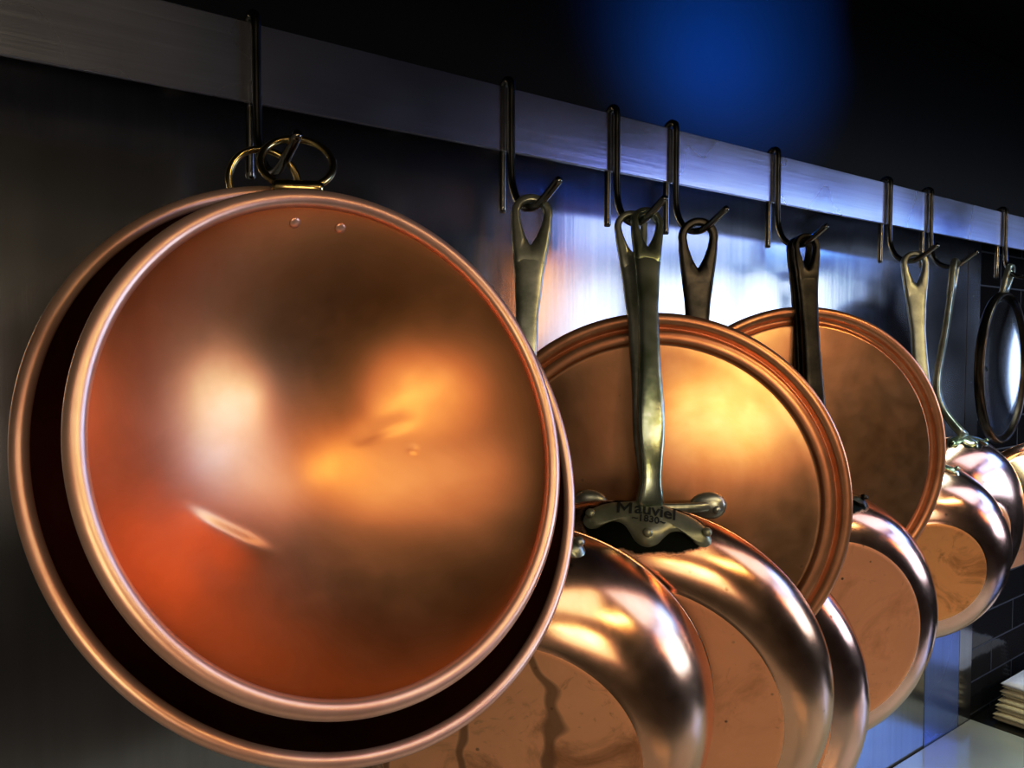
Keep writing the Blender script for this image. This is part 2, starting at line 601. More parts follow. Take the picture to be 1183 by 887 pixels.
path = catmull([Vector((0, y, z - 1.61)) for y, z in HOOK_PTS], 6)
hv, hf = sweep(path, 0.0030, 0.0030, Vector((1, 0, 0)), 14)
proto = None
for i, (hx, lb) in enumerate(zip(HOOK_X, HOOK_LABEL)):
    if proto is None:
        o = proto = link_mesh('pot_hook', hv, hf, M['hook'])
    else:
        o = proto.copy()
        C.objects.link(o)
    o.location = (hx - (0.0032 if i == 0 else 0), 0, 1.61)
    o.rotation_euler.z = R((4, 1, -1, 1.5, -1, 0.5, -0.5, 0, 0)[i])
    tag(o, lb, 'hook', 'steel hooks along the rail')


# ------------------------------------------------------------------ handles
def loop_vf(c0, up, wd, ht=0.0042, a_out=0.0138, a_in=0.0080, eye=1.0, end_w=0.0094):
    """flat pear-shaped eye at the top of a cast handle: a plate with rounded edges and a pear-shaped hole"""
    fw = wd.cross(up).normalized()
    cc = -0.006 * eye                             # ray centre, inside the hole
    hole_drop, end_drop = 0.0212 * eye, 0.034 * eye

    def poly(arc_r, lows):
        pts = [(arc_r * math.cos(R(q)), arc_r * math.sin(R(q))) for q in range(-15, 196, 15)]
        return pts + lows
    outer = poly(a_out, [(-a_out * 0.965, -0.009 * eye), (-a_out * 0.90, -0.018 * eye), (-a_out * 0.83, -0.026 * eye), (-end_w, -end_drop), (0, -end_drop), (end_w, -end_drop),
                         (a_out * 0.83, -0.026 * eye), (a_out * 0.90, -0.018 * eye), (a_out * 0.965, -0.009 * eye)])
    inner = poly(a_in, [(-a_in * 0.84, -0.007 * eye), (-a_in * 0.50, -0.0145 * eye), (-a_in * 0.05, -hole_drop), (a_in * 0.05, -hole_drop), (a_in * 0.50, -0.0145 * eye), (a_in * 0.84, -0.007 * eye)])

    def hit(pts, an):
        dx, dy = math.cos(an), math.sin(an)
        best = 0
        for (x0, y0), (x1, y1) in zip(pts, pts[1:] + pts[:1]):
            y0_, y1_ = y0 - cc, y1 - cc
            ex, ey = x1 - x0, y1_ - y0_
            den = dx * ey - dy * ex
            if abs(den) < 1e-12:
                continue
            t = (x0 * ey - y0_ * ex) / den
            u = (x0 * dy - y0_ * dx) / den
            if t > 0 and -1e-6 <= u <= 1 + 1e-6:
                best = max(best, t)
        return best
    n, m = 96, 10
    V, F = [], []
    ro, ri = [hit(outer, 2 * PI * k / n) for k in range(n)], [hit(inner, 2 * PI * k / n) for k in range(n)]
    chord = [(math.sin(2 * PI * k / n) * ro[k] + cc) < -end_drop + 0.0006 for k in range(n)]
    for side in (1, -1):
        for j in range(m + 1):
            rho = j / m
            rho = 0.5 - 0.5 * math.cos(PI * rho)
            for k in range(n):
                an = 2 * PI * k / n
                rr = ri[k] + (ro[k] - ri[k]) * rho
                if chord[k]:
                    e = max(0.0, 1 - (1 - rho) ** 5) ** 0.5 * (1 - 0.16 * rho ** 5)
                else:
                    e = max(0.0, 1 - abs(2 * rho - 1) ** 5) ** 0.5
                V.append(c0 + wd * (rr * math.cos(an)) + up * (cc + rr * math.sin(an)) + fw * (side * ht * e))
    o2 = (m + 1) * n
    for j in range(m):
        for k in range(n):
            kk = (k + 1) % n
            F.append((j * n + k, j * n + kk, (j + 1) * n + kk, (j + 1) * n + k))
            F.append((o2 + j * n + k, o2 + (j + 1) * n + k, o2 + (j + 1) * n + kk, o2 + j * n + kk))
    return V, F


def cast_handle(loop_c, wd, end, end_dir, prof, thick=0.0042, fwd=None, bow=0.0, eye=1.0, tail=0.05, drop_dir=None):
    """loop centre, sideways direction, end point, direction in which the end leaves the foot (all in the thing's frame)"""
    down = (end - loop_c)
    wdn = (wd - down.normalized() * wd.dot(down.normalized())).normalized()
    p0 = loop_c + (down.normalized() if drop_dir is None else -drop_dir.normalized()) * 0.0265 * eye
    Ln = (end - p0).length
    p1 = p0 + down.normalized() * Ln * 0.45
    if drop_dir is not None:
        p1 = p0 - drop_dir * Ln * 0.62
    p2 = end + end_dir.normalized() * tail
    pts, W, T = [], [], []
    n = 40
    for i in range(n + 1):
        t = i / n
        q = p0 * (1 - t) ** 3 + p1 * 3 * t * (1 - t) ** 2 + p2 * 3 * t * t * (1 - t) + end * t ** 3
        pts.append(q)
        # width by fraction of the way
        for (s0, w0), (s1, w1) in zip(prof, prof[1:]):
            if s0 <= t <= s1:
                u = (t - s0) / (s1 - s0)
                u = u * u * (3 - 2 * u)
                W.append((w0 + (w1 - w0) * u) / 2)
                break
        T.append(thick * (0.84 + 0.36 * t))
        W[-1] *= 1 + (eye - 1) * max(0.0, 1 - t / 0.22)
    up = -(pts[1] - pts[0]).normalized()
    wl = (wdn - up * wdn.dot(up)).normalized()
    lp = loop_vf(loop_c, up, wl, ht=thick * 0.88, a_out=0.0138 * eye, a_in=0.0080 * eye, eye=eye,
                 end_w=W[min(n, max(0, round(n * 0.0075 * eye / Ln)))])
    sh = sweep(pts, W, T, wdn, 28, 3.4)
    return merge(lp, sh)


PROF = [(0, 0.0224), (0.09, 0.0188), (0.20, 0.0160), (0.34, 0.0165), (0.62, 0.0210), (0.88, 0.0152), (1.0, 0.0200)]
PROF_DARK = [(0, 0.0224), (0.10, 0.0190), (0.22, 0.0172), (0.6, 0.0205), (1.0, 0.018)]

FOOT = [(0, -1), (9, 0), (20, 1.5), (32, 3.5), (41, 7.5), (46.5, 13), (47.5, 19.5), (43.5, 24.5), (37.5, 25), (31.5, 22), (25, 19.5), (18, 21.5), (13, 27),
        (9, 32.5), (4.5, 35.5), (0, 36.5)]
FOOT = FOOT + [(-x, y) for x, y in FOOT[-2:0:-1]]


class PanShape:
    def __init__(self, r, rb, d, crease=0.90, power=1.0, lip=0.0):
        self.r, self.rb, self.d = r, rb, d
        self.prof = []                      # outer profile rim -> base edge
        n = 28
        amax = PI / 2 * crease
        s, c = math.sin(amax), 1 - math.cos(amax)
        for i in range(n + 1):
            a = amax * i / n
            # radius shrinks slowly first, height grows fast first: a bulging side
            rr = r - (r - rb) * (1 - math.cos(a)) / c
            hh = d * (math.sin(a) / s) ** power
            self.prof.append((rr, hh))
        self.len = [0]
        for p, q in zip(self.prof, self.prof[1:]):
            self.len.append(self.len[-1] + math.hypot(q[0] - p[0], q[1] - p[1]))

    def at(self, theta, v):
        """point and outward normal at angle theta, distance v below the rim along the side"""
        v = max(0, min(self.len[-1] - 1e-6, v))
        for i in range(len(self.prof) - 1):
            if self.len[i] <= v <= self.len[i + 1]:
                t = (v - self.len[i]) / (self.len[i + 1] - self.len[i])
                p, q = self.prof[i], self.prof[i + 1]
                rr, hh = p[0] + (q[0] - p[0]) * t, p[1] + (q[1] - p[1]) * t
                j0, j1 = max(i - 1, 0), min(i + 2, len(self.prof) - 1)
                dr, dh = self.prof[j1][0] - self.prof[j0][0], self.prof[j1][1] - self.prof[j0][1]
                nr, nh = dh, -dr
                l = math.hypot(nr, nh)
                nr, nh = nr / l, nh / l
                return (Vector((rr * math.cos(theta), rr * math.sin(theta), hh)),
                        Vector((nr * math.cos(theta), nr * math.sin(theta), nh)))

    def body(self):
        t = 0.0026
        P = [(p[0], p[1], 0) for p in self.prof]
        # small rounded crease then the base, very slightly dished
        rb, d = self.rb, self.d
        P[-1] = (rb, d, 1)
        P += [(rb - 0.0008, d + 0.0004, 1), (rb - 0.004, d + 0.0006, 1), (rb * 0.8, d + 0.0004, 1), (rb * 0.5, d, 1), (rb * 0.2, d - 0.0002, 1), (0, d - 0.0002, 1)]
        inner = [(0, d - t, 2), (rb * 0.5, d - t, 2), (rb - 0.004, d - t, 2)]
        for (rr, hh) in reversed(self.prof[1:-1]):
            inner.append((rr - t, max(0.0008, hh - t * 0.6), 2))
        inner += [(self.r - t, 0.0004, 2), (self.r - t * 0.8, -0.0004, 0), (self.r - t * 0.3, -0.0006, 0), (self.r, -0.0001, 0)]
        P0 = [(self.r + 0.0003, 0.0004, 0)]
        return P0 + P + inner


def foot_vf(shape, th0, h=0.0055, n_r=12, sc=1.0, v0=0.003):
    """cast foot with three lugs wrapped on the pan side"""
    out = catmull([Vector((x, y, 0)) for x, y in FOOT], 4, True)
    cu, cv = 0.0, 12.0
    V, F = [], []
    n = len(out)

    def put(u, v, hh):
        u, v = u * 0.001 * sc, v * 0.001 * sc + v0
        p0, _ = shape.at(th0, v)
        rr = shape.r * 0.5 + 0.5 * math.hypot(p0.x, p0.y)
        th = th0 - u / rr
        p, nn = shape.at(th, v)
        return p + nn * hh

    def hgt(u, v):
        lug = max(math.exp(-((abs(u) - 41) ** 2 + (v - 16.5) ** 2) / 40), math.exp(-(u ** 2 + (v - 28) ** 2) / 60))
        neck = math.exp(-(u ** 2 / 120 + (v + 1) ** 2 / 40))
        return h * (0.72 + 0.55 * lug + 0.9 * neck)

    put.hgt = hgt
    for i in range(n_r + 1):
        t = i / n_r
        for k in range(n):
            u = cu + (out[k].x - cu) * t
            v = cv + (out[k].y - cv) * t
            e = (1 - t ** 4) ** 0.5 if t < 1 else 0
            V.append(put(u, v, hgt(u, v) * e * sc - (0.0006 if t >= 1 else 0)))
    for i in range(n_r):
        for k in range(n):
            kk = (k + 1) % n
            F.append((i * n + k, i * n + kk, (i + 1) * n + kk, (i + 1) * n + k))
    rv = []
    for (u, v) in ((41, 16), (-41, 16), (0, 27.5)):
        a = put(u, v, h * 1.05 * sc)
        nn = put(u, v, 1.0) - put(u, v, 0.0)
        rv.append(dome_vf(a, nn, 0.0036 * sc, 0.0030 * sc, 18, 5))
    return (V, F), rv, put


def text_on(put, text, size, v_mid, parent, mat, lift, bold=0.0, u_mid=0.0, extra=None):
    cu = bpy.data.curves.new('lettering', 'FONT')
    cu.body = text
    cu.size = size
    cu.align_x = 'CENTER'
    cu.align_y = 'CENTER'
    cu.offset = bold
    cu.resolution_u = 3
    tmp = bpy.data.objects.new('lettering_tmp', cu)
    C.objects.link(tmp)
    dg = bpy.context.evaluated_depsgraph_get()
    me = bpy.data.meshes.new_from_object(tmp.evaluated_get(dg))
    bpy.data.objects.remove(tmp)
    bm = bmesh.new()
    bm.from_mesh(me)
    for q in (extra or []):                        # letter strokes drawn as plain quads
        bm.faces.new([bm.verts.new((x - u_mid, y, 0)) for x, y in q])
    for _ in range(4):
        bmesh.ops.triangulate(bm, faces=bm.faces)
        bmesh.ops.subdivide_edges(bm, edges=[e for e in bm.edges if e.calc_length() > size * 0.07], cuts=1)
    bmesh.ops.triangulate(bm, faces=bm.faces)
    for v in bm.verts:
        uu, vv = (v.co.x + u_mid) * 1000, v_mid - v.co.y * 1000
        v.co = put(uu, vv, put.hgt(uu, vv) + lift)
    bmesh.ops.recalc_face_normals(bm, faces=bm.faces)
    bm.to_mesh(me)
    bm.free()
    me.name = 'lettering'
    me.materials.clear()
    me.materials.append(mat)
    o = bpy.data.objects.new('lettering', me)
    C.objects.link(o)
    o.parent = parent
    return o


def make_pan(name, label, cat, center, r, tilt, yaw, d, rb, hook, hook_y, mats, hmat, group, th_off=0.0, crease=0.9, eye=1.0, foot_mat=None, end_mix=(0.42, 0.9, 0.0),
             letter=False, h_yaw=None, prof=PROF, straight=False, foot_sc=1.0, tail=0.05, foot=True, power=1.0):
    mw = frame(center, R(tilt), R(yaw))
    inv = mw.inverted()
    root = empty(name, mw)
    tag(root, label, cat, group)
    if straight:
        sh = PanShape(r, r * rb, d, 0.98, 0.55)
    else:
        sh = PanShape(r, r * rb, d, crease, power)
    V, F, mi = lathe(sh.body(), 180, True)
    link_mesh('pan_body', V, F, list(mats) + [M['lining']], root, mi)
    # handle from the hook to the foot
    hx = HOOK_X[hook]
    lc = Vector((hx, hook_y, hook_z(hook_y) + 0.0038 - 0.0080 * eye))
    lcl = inv @ lc
    th0 = PI / 2 + R(th_off)
    hyaw = R(yaw if h_yaw is None else h_yaw)
    wd = (inv.to_3x3() @ Vector((math.cos(hyaw), math.sin(hyaw), 0))).normalized()
    fv, rv, put = foot_vf(sh, th0, sc=foot_sc)
    pe, ne = put(0, 3, 0.0035), None
    ne = (put(0, 3, 1.0) - put(0, 3, 0.0))
    upl = (inv.to_3x3() @ Vector((0, 0, 1))).normalized()
    hv_ = cast_handle(lcl, wd, pe, (ne * end_mix[0] + upl * end_mix[1] + Vector((0, 0, end_mix[2]))), prof, tail=tail, eye=eye, drop_dir=(upl - wd * 0.0 + (inv.to_3x3() @ Vector((0, -0.10, 0)))) if end_mix[2] else None)
    hd = link_mesh('handle', *hv_, hmat, root)
    ft = link_mesh('handle_foot', *fv, foot_mat or hmat, hd)
    for v_ in rv:
        link_mesh('rivet', *v_, foot_mat or hmat, hd)
    if letter:
        a, b, h_, t_ = -0.0226, -0.0122, 0.0047, 0.0019
        m_ = (a + b) / 2
        strokes = [[(a, -h_), (a + t_, -h_), (a + t_, h_), (a, h_)], [(b - t_, -h_), (b, -h_), (b, h_), (b - t_, h_)],
                   [(a + t_, h_), (a + t_, h_ - 0.0030), (m_, -0.0030), (m_, 0.0002)], [(b - t_, h_), (m_, 0.0002), (m_, -0.0030), (b - t_, h_ - 0.0030)]]
        text_on(put, 'auviel', 0.0128, 10.4, hd, M['letter'], 0.0005, 0.0003, 0.0042, strokes)
        text_on(put, '~1830~', 0.0074, 18.0, hd, M['letter'], 0.0005, 0.00015)
    return root, sh, mw


def burn_local(sh, th_off, v=0.02):
    p, _ = sh.at(PI / 2 + R(th_off), v)
    return (p.x, p.y, p.z)


# ------------------------------------------------------------------ pans
PANS = {}


def pan(key, name, label, cat, C0, k, r, tilt, yaw, d, rb, hook, hook_y, cols, disc_m, hmat, group, **kw):
    c = away(C0, k)
    r, d = r * k, d * k
    sh = PanShape(r, r * rb, d, kw.get('crease', 0.9), kw.get('power', 1.0))
    bl = burn_local(sh, kw.get('th_off', 0.0))
    side = copper('copper side ' + key, *cols, burn=(*bl, (1, 2.1, 2.1)), burn_r=0.052 * kw.pop('burn_k', 1.0) * kw.get('foot_sc', 1.0))
    PANS[key] = make_pan(name, label, cat, c, r, tilt, yaw, d, rb, hook, hook_y, [side, disc_m], hmat, group, **kw)


GP = 'copper pans hung base outwards'
WARM = ((0.93, 0.58, 0.38), (0.78, 0.43, 0.25), 0.22, 0.05, 12, 0.7)
ROSY = ((0.93, 0.60, 0.47), (0.82, 0.47, 0.35), 0.19, 0.05, 12, 0.8)

pan('a', 'hanging_pan', 'copper pan with streaked base tucked under the lower right of the big bowls', 'pan',
    (0.3420, -0.0840, 1.2045), 1.0, 0.1367, 12.7, -44.9, 0.070, 0.63, 1, -0.078, WARM, M['disc'], M['iron_bright'], GP, th_off=-1, burn_k=0.62, eye=1.12, h_yaw=-30)
pan('b', 'hanging_pan', 'copper pan in front of the first lid with lettering on its scorched handle foot', 'pan',
    (0.4343, -0.0903, 1.1886), 1.0, 0.1617, 15, -46.4, 0.042, 0.74, 2, -0.0860, WARM, M['disc_speck'], M['iron_green'], GP, th_off=-8, letter=True, crease=0.96, h_yaw=-24, foot_mat=M['iron_foot'])
pan('d', 'hanging_pan', 'copper pan mostly hidden, a narrow rosy crescent right of the lettered pan', 'pan',
    (0.5403, -0.0726, 1.1399), 1.022, 0.1582, 4.7, -38.5, 0.034, 0.72, 3, -0.0790, ROSY, M['disc_speck'], M['iron_dark'], GP, prof=PROF_DARK, eye=1.25)
pan('f', 'hanging_pan', 'dark-speckled rosy copper pan hanging below the second lid on a black handle', 'pan',
    (0.6965, -0.0900, 1.1912), 1.0, 0.1302, 3.2, -29.8, 0.046, 0.69, 4, -0.0840, ROSY, M['disc_speck'], M['iron_dark'], GP, prof=PROF_DARK, th_off=0)
pan('g', 'hanging_pan', 'small copper pan with golden blotched base hanging before the far black tiles', 'pan',
    (0.9125, -0.0806, 1.2241), 1.0, 0.1098, 11.8, -41, 0.062, 0.54, 5, -0.0822, ROSY, M['disc_gold'], M['iron_pale'], GP, th_off=-2, foot_sc=0.8, burn_k=0.5, eye=1.12, foot_mat=M['iron_green'])
pan('h', 'hanging_pan', 'plain rosy copper pan with slim edge-on handle, behind the golden blotched pan', 'pan',
    (1.0172, -0.0766, 1.2348), 1.0, 0.1180, 7.6, -14.2, 0.052, 0.40, 6, -0.0809, ROSY, M['disc_speck'], M['iron_bright'], GP, h_yaw=16, foot_sc=0.72, burn_k=0.5, foot_mat=M['iron_green'], end_mix=(0.0, 0.55, -0.85), tail=0.075)
pan('i', 'hanging_saucepan', 'deep straight-sided copper saucepan cut off by the right edge of the photo', 'saucepan',
    (1.248, -0.040, 1.262), 1.0, 0.084, 38, -10, 0.095, 0.95, 7, -0.0880, ((0.93, 0.60, 0.38), (0.80, 0.46, 0.26), 0.24, 0.05, 10, 0.3), M['disc_speck'], M['iron_pale'], None, straight=True, burn_k=0.4, th_off=-40)


# ------------------------------------------------------------------ lids
def make_lid(label, C0, k, r, tilt, yaw, hook, hook_y, profile, mats, hmat, strap, foot_at=(0, 0), name='hanging_pan_cover', behind=False, h_yaw=None,
             strap_z=0.006, strap_tilt=0.0, eye=1.0, loop_dx=0.0):
    mw = frame(away(C0, k), R(tilt), R(yaw))
    r *= k
    inv = mw.inverted()
    root = empty(name, mw)
    tag(root, label, 'lid', 'copper lids with long handles')
    P = [(p[0] * r, p[1], p[2]) for p in profile]
    V, F, mi = lathe(P, 180, False)
    link_mesh('lid_plate', V, F, mats, root, mi)
    lc = inv @ Vector((HOOK_X[hook] + loop_dx, hook_y, hook_z(hook_y) + 0.0038 - 0.0080 * eye))
    sgn = -1 if behind else 1
    hyaw = R(yaw if h_yaw is None else h_yaw)
    wd = (inv.to_3x3() @ Vector((math.cos(hyaw), math.sin(hyaw), 0))).normalized()
    fx, fy = foot_at
    ez = strap_z
    end = Vector((fx, fy, sgn * (ez + 0.012)))
    hv_ = cast_handle(lc, wd, end, Vector((0, 1, sgn * 0.25)), PROF, tail=0.04, eye=eye)
    # cross strap ending in two riveted lugs
    ca, sa = math.cos(strap_tilt), math.sin(strap_tilt)

    def sp(u, z, dv=0.0):
        return Vector((fx + u * ca - dv * sa, fy + u * sa + dv * ca, sgn * z))
    pth = catmull([sp(-strap, ez + 0.0025), sp(-strap * 0.75, ez + 0.008), sp(-strap * 0.35, ez + 0.012), sp(0, ez + 0.013), sp(strap * 0.35, ez + 0.012), sp(strap * 0.75, ez + 0.008), sp(strap, ez + 0.0025)], 6)
    st = sweep(pth, 0.0042, 0.0030, Vector((0, 1, 0)), 14, 2.3)
    lugs = []
    rivs = []
    for s in (-1, 1):
        c = sp(s * strap, ez)
        v, f = [], []
        nn = 28
        for i in range(8):
            a = PI / 2 * i / 8
            for q in range(nn):
                b = 2 * PI * q / nn
                rx = 0.0125 if math.cos(b) * s > 0 else 0.017
                v.append(c + Vector((rx * math.cos(b) * math.cos(a), 0.0112 * math.sin(b) * math.cos(a), sgn * (0.0072 * math.sin(a) - 0.0004))))
        v.append(c + Vector((0, 0, sgn * 0.0068)))
        for i in range(7):
            for q in range(nn):
                q2 = (q + 1) % nn
                f.append((i * nn + q, i * nn + q2, (i + 1) * nn + q2, (i + 1) * nn + q))
        for q in range(nn):
            f.append((7 * nn + q, 7 * nn + (q + 1) % nn, len(v) - 1))
        f.append(tuple(range(nn)))
        lugs.append((v, f))
        rivs.append(dome_vf(c + Vector((s * 0.004, -0.002, sgn * 0.0058)), Vector((s * 0.3, -0.2, sgn)), 0.0034, 0.0030, 16, 5))
    link_mesh('handle', *merge(hv_, st, *lugs), hmat, root)
    for v_ in rivs:
        link_mesh('rivet', *v_, hmat, root)
    if behind:
        for s in (-1, 1):
            rv = link_mesh('rivet', *dome_vf(sp(s * strap, -profile[-1][1] - 0.0018), Vector((0, 0, 1)), 0.0042, 0.0012, 16, 4), M['black_rivet'], root)
            rv['label'] = 'dark rivet end'
    return root


# rim curl, groove, raised ring, then a gently crowned centre
LID_C = [(0.955, -0.0035, 0), (0.985, -0.0030, 0), (0.998, -0.0012, 0), (1.0, 0.0008, 0), (0.996, 0.0030, 0), (0.985, 0.0046, 0), (0.965, 0.0050, 0), (0.945, 0.0040, 0),
         (0.934, 0.0022, 0), (0.928, 0.0000, 0), (0.922, -0.0004, 0), (0.917, 0.0008, 0), (0.912, 0.0034, 0), (0.905, 0.0046, 0), (0.88, 0.0050, 0), (0.862, 0.0050, 0),
         (0.853, 0.0044, 1), (0.848, 0.0022, 1), (0.842, 0.0012, 1), (0.83, 0.0014, 1), (0.78, 0.0030, 1), (0.7, 0.0056, 1), (0.6, 0.0084, 1), (0.5, 0.0106, 1), (0.38, 0.0126, 1),
         (0.25, 0.0140, 1), (0.12, 0.0148, 1), (0.0, 0.0150, 1)]
LID_E = [(0.955, -0.0035, 0), (0.985, -0.0030, 0), (0.998, -0.0012, 0), (1.0, 0.0008, 0), (0.996, 0.0030, 0), (0.985, 0.0044, 0), (0.965, 0.0048, 0), (0.945, 0.0040, 0),
         (0.935, 0.0024, 0), (0.930, 0.0002, 0), (0.922, -0.0012, 0), (0.910, -0.0014, 0), (0.898, -0.0006, 0), (0.892, 0.0012, 1), (0.888, 0.0026, 1), (0.882, 0.0032, 1), (0.87, 0.0034, 1),
         (0.80, 0.0040, 1), (0.6, 0.0052, 1), (0.4, 0.0060, 1), (0.2, 0.0064, 1), (0.0, 0.0065, 1)]
LID_J = [(0.95, -0.0075, 0), (0.985, -0.0072, 0), (1.0, -0.0050, 0), (1.0, 0.0), (0.995, 0.0030, 0), (0.985, 0.0045, 0), (0.965, 0.0048, 0), (0.945, 0.0036, 0), (0.925, 0.0010, 0), (0.912, -0.0020, 0), (0.905, -0.0030, 0), (0.9, -0.0026, 1),
         (0.89, -0.0016, 1), (0.87, -0.0018, 1), (0.8, -0.0042, 1), (0.6, -0.0095, 1), (0.4, -0.0130, 1), (0.2, -0.0152, 1), (0.0, -0.016, 1)]
LID_J = [q if len(q) > 2 else (*q, 0) for q in LID_J]

make_lid('large copper lid with two-lug strap handle, hanging right behind the lettered pan', (0.4824, -0.0798, 1.3253), 1.0, 0.1615, 2.9, -43, 2, -0.068,
         LID_C, [M['copper_band'], M['copper_lid']], M['iron_bright'], 0.050, foot_at=(-0.004, 0.005), strap_z=0.0145, h_yaw=-38)
make_lid('flatter copper lid further right, behind the black pan handle', (0.7094, -0.0656, 1.3422), 1.0, 0.1583, 5.1, -33.6, 4, -0.0735,
         LID_E, [M['copper_band'], M['copper_lid']], M['iron_dark'], 0.034, foot_at=(0.0, 0.0), strap_z=0.0062, h_yaw=-29, loop_dx=0.005, eye=0.95)
make_lid('lid showing its polished steel lining and two dark rivets, far right', (1.2376, -0.0541, 1.4313), 0.965, 0.1090, 0.3, 6.5, 7, -0.058,
         LID_J, [M['lid_bronze'], M['lid_steel']], M['iron_bright'], 0.042, foot_at=(0.020, 0.008), behind=True, h_yaw=6, strap_z=0.018, strap_tilt=0.19)


# ------------------------------------------------------------------ bowls
def make_bowl(label, C0, k, r, tilt, yaw, depth, bead, rim_mat, dents, ring_c, ring_R, ring_n, rivet_xy, ring_rod=0.0021, n=288, in_mat=None):
    in_mat = in_mat or M['bowl_in']
    mw = frame(away(C0, k), R(tilt), R(yaw))
    inv = mw.inverted()
    r *= k
    root = empty('copper_bowl', mw)
    tag(root, label, 'bowl', 'ring-hung copper bowls')
    ri = r - bead * 1.6
    # rounded bowl, steepening towards the rim (z negative = into the wall)
    def shell_z(x, y):
        q = min(1.0, (x * x + y * y) / (ri * ri))
        return -depth * (1 - q) ** 0.86 - bead * 0.3

    def slope(rho):
        return depth * 1.72 * rho / ri * max(1e-4, 1 - rho * rho) ** -0.14
    prof = []
    for i in range(89):
        a = PI / 2 * (1 - i / 88)
        rr = ri * math.sin(a) if i < 88 else 0.0
        prof.append((rr, shell_z(rr, 0), 0))
    t = 0.0016
    outer = []
    for (a, b, c) in reversed(prof[:-1]):
        outer.append((a + t, b - t * 0.9, 0))
    inside = lathe(prof, n)
    V, F, mi = inside
    for v in V:
        dz = 0.0
        for (du, dv, nu, nv, ln, amp, s0, s1) in dents:
            x, y = v.x / r - du, v.y / r - dv
            al = x * nu + y * nv                   # along the crease
            ac = -x * nv + y * nu                  # across it
            wgt = math.exp(-(al / ln) ** 4)
            if ac > 0:
                dz += amp * wgt * math.exp(-(ac / s0) ** 2)
            else:
                dz += amp * wgt * math.exp(-(ac / s1) ** 2)
        nn = noise.noise(Vector((v.x * 26, v.y * 26, 3.3))) * 0.0005 + noise.noise(Vector((v.x * 11, v.y * 11, 7.7))) * 0.0010
        edge = 1 - min(1, (math.hypot(v.x, v.y) / ri)) ** 6
        v.z += dz + nn * edge
    o2 = lathe([(0.0, prof[-1][1] - t, 0)] + outer, n)
    link_mesh('shell', *merge((V, F), (o2[0], o2[1])), in_mat, root)
    # rolled bead
    bp = []
    for q in range(14):
        a = 2 * PI * q / 14
        bp.append((r - bead + bead * math.cos(a), bead * 0.9 * math.sin(a) - bead * 0.2, 0))
    bv, bf, _ = lathe(bp, n, True)
    link_mesh('rim', bv, bf, rim_mat, root)
    # carrying ring
    c = inv @ Vector(ring_c)
    nrm = (inv.to_3x3() @ Vector(ring_n)).normalized()
    t1 = nrm.orthogonal().normalized()
    t2 = nrm.cross(t1)
    pth, wds = [], []
    for q in range(72):
        a = 2 * PI * q / 72
        dr = t1 * math.cos(a) + t2 * math.sin(a)
        pth.append(c + dr * ring_R)
        wds.append(dr)
    ring = link_mesh('ring', *sweep(pth, ring_rod, ring_rod, wds, 14, 2, True), M['brass'], root)
    # bracket: a barrel round the lowest point of the ring and a plate down to the shell
    upl = inv.to_3x3() @ Vector((0, 0, 1))
    low = min(pth, key=lambda p: p.dot(upl))
    side = nrm.cross((low - c).normalized()).normalized()
    brl = sweep([low - side * 0.011, low - side * 0.005, low + side * 0.005, low + side * 0.011], 0.0043, 0.0043, nrm, 16)
    rx, ry = rivet_xy[0]
    sx, sy = rivet_xy[1]
    mx, my = (rx + sx) / 2 * r, (ry + sy) / 2 * r

    tgt = Vector((mx, my, shell_z(mx, my) - 0.009))
    wdv = Vector(((sx - rx), (sy - ry), 0)).normalized()
    st_ = low + (tgt - low) * 0.12 + Vector((0, 0, -0.003))
    pl = sweep(catmull([st_, (low + tgt) / 2 + Vector((0, 0.002, -0.007)), tgt], 6), [0.009 + 0.008 * i / 12 for i in range(13)], 0.0016, wdv, 14, 3)
    link_mesh('bracket', *merge(brl, pl), M['brass'], root)
    for (x, y) in rivet_xy:
        z = shell_z(x * r, y * r)
        rho = math.hypot(x, y) * r / ri
        sl = slope(rho)
        nn = Vector((-x / math.hypot(x, y) * sl, -y / math.hypot(x, y) * sl, 1)).normalized()
        link_mesh('rivet', *dome_vf(Vector((x * r, y * r, z)), nn, 0.0029, 0.0011, 18, 5), M['bowl_rim'], root)
    return root


DENTS = [(-0.40, -0.27, 0.855, -0.52, 0.165, -0.0016, 0.022, 0.10), (0.47, -0.02, 1, 0, 0.018, 0.0006, 0.02, 0.02),
         (0.36, 0.09, 0.97, 0.24, 0.12, 0.0006, 0.05, 0.03)]
B1 = (0.1827, -0.1513, 1.4097)
B2 = (0.1859, -0.1342, 1.4027)
make_bowl('front copper bowl with glowing orange inside, nested in the larger bowl', B1, 0.865, 0.1401, -15.7, 3.2, 0.060, 0.0044, M['bowl_rim'], DENTS,
          (0.1655, -0.1085, 1.5590), 0.0195, (-0.30, -0.76, 0.57), [(-0.115, 0.885), (0.085, 0.885)])
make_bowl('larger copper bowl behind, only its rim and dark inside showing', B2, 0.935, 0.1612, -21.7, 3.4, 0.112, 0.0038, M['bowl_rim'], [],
          (0.1555, -0.0850, 1.5510), 0.0195, (-0.12, -0.97, 0.15), [(-0.10, 0.90), (0.08, 0.90)], in_mat=M['bowl_shaded'])


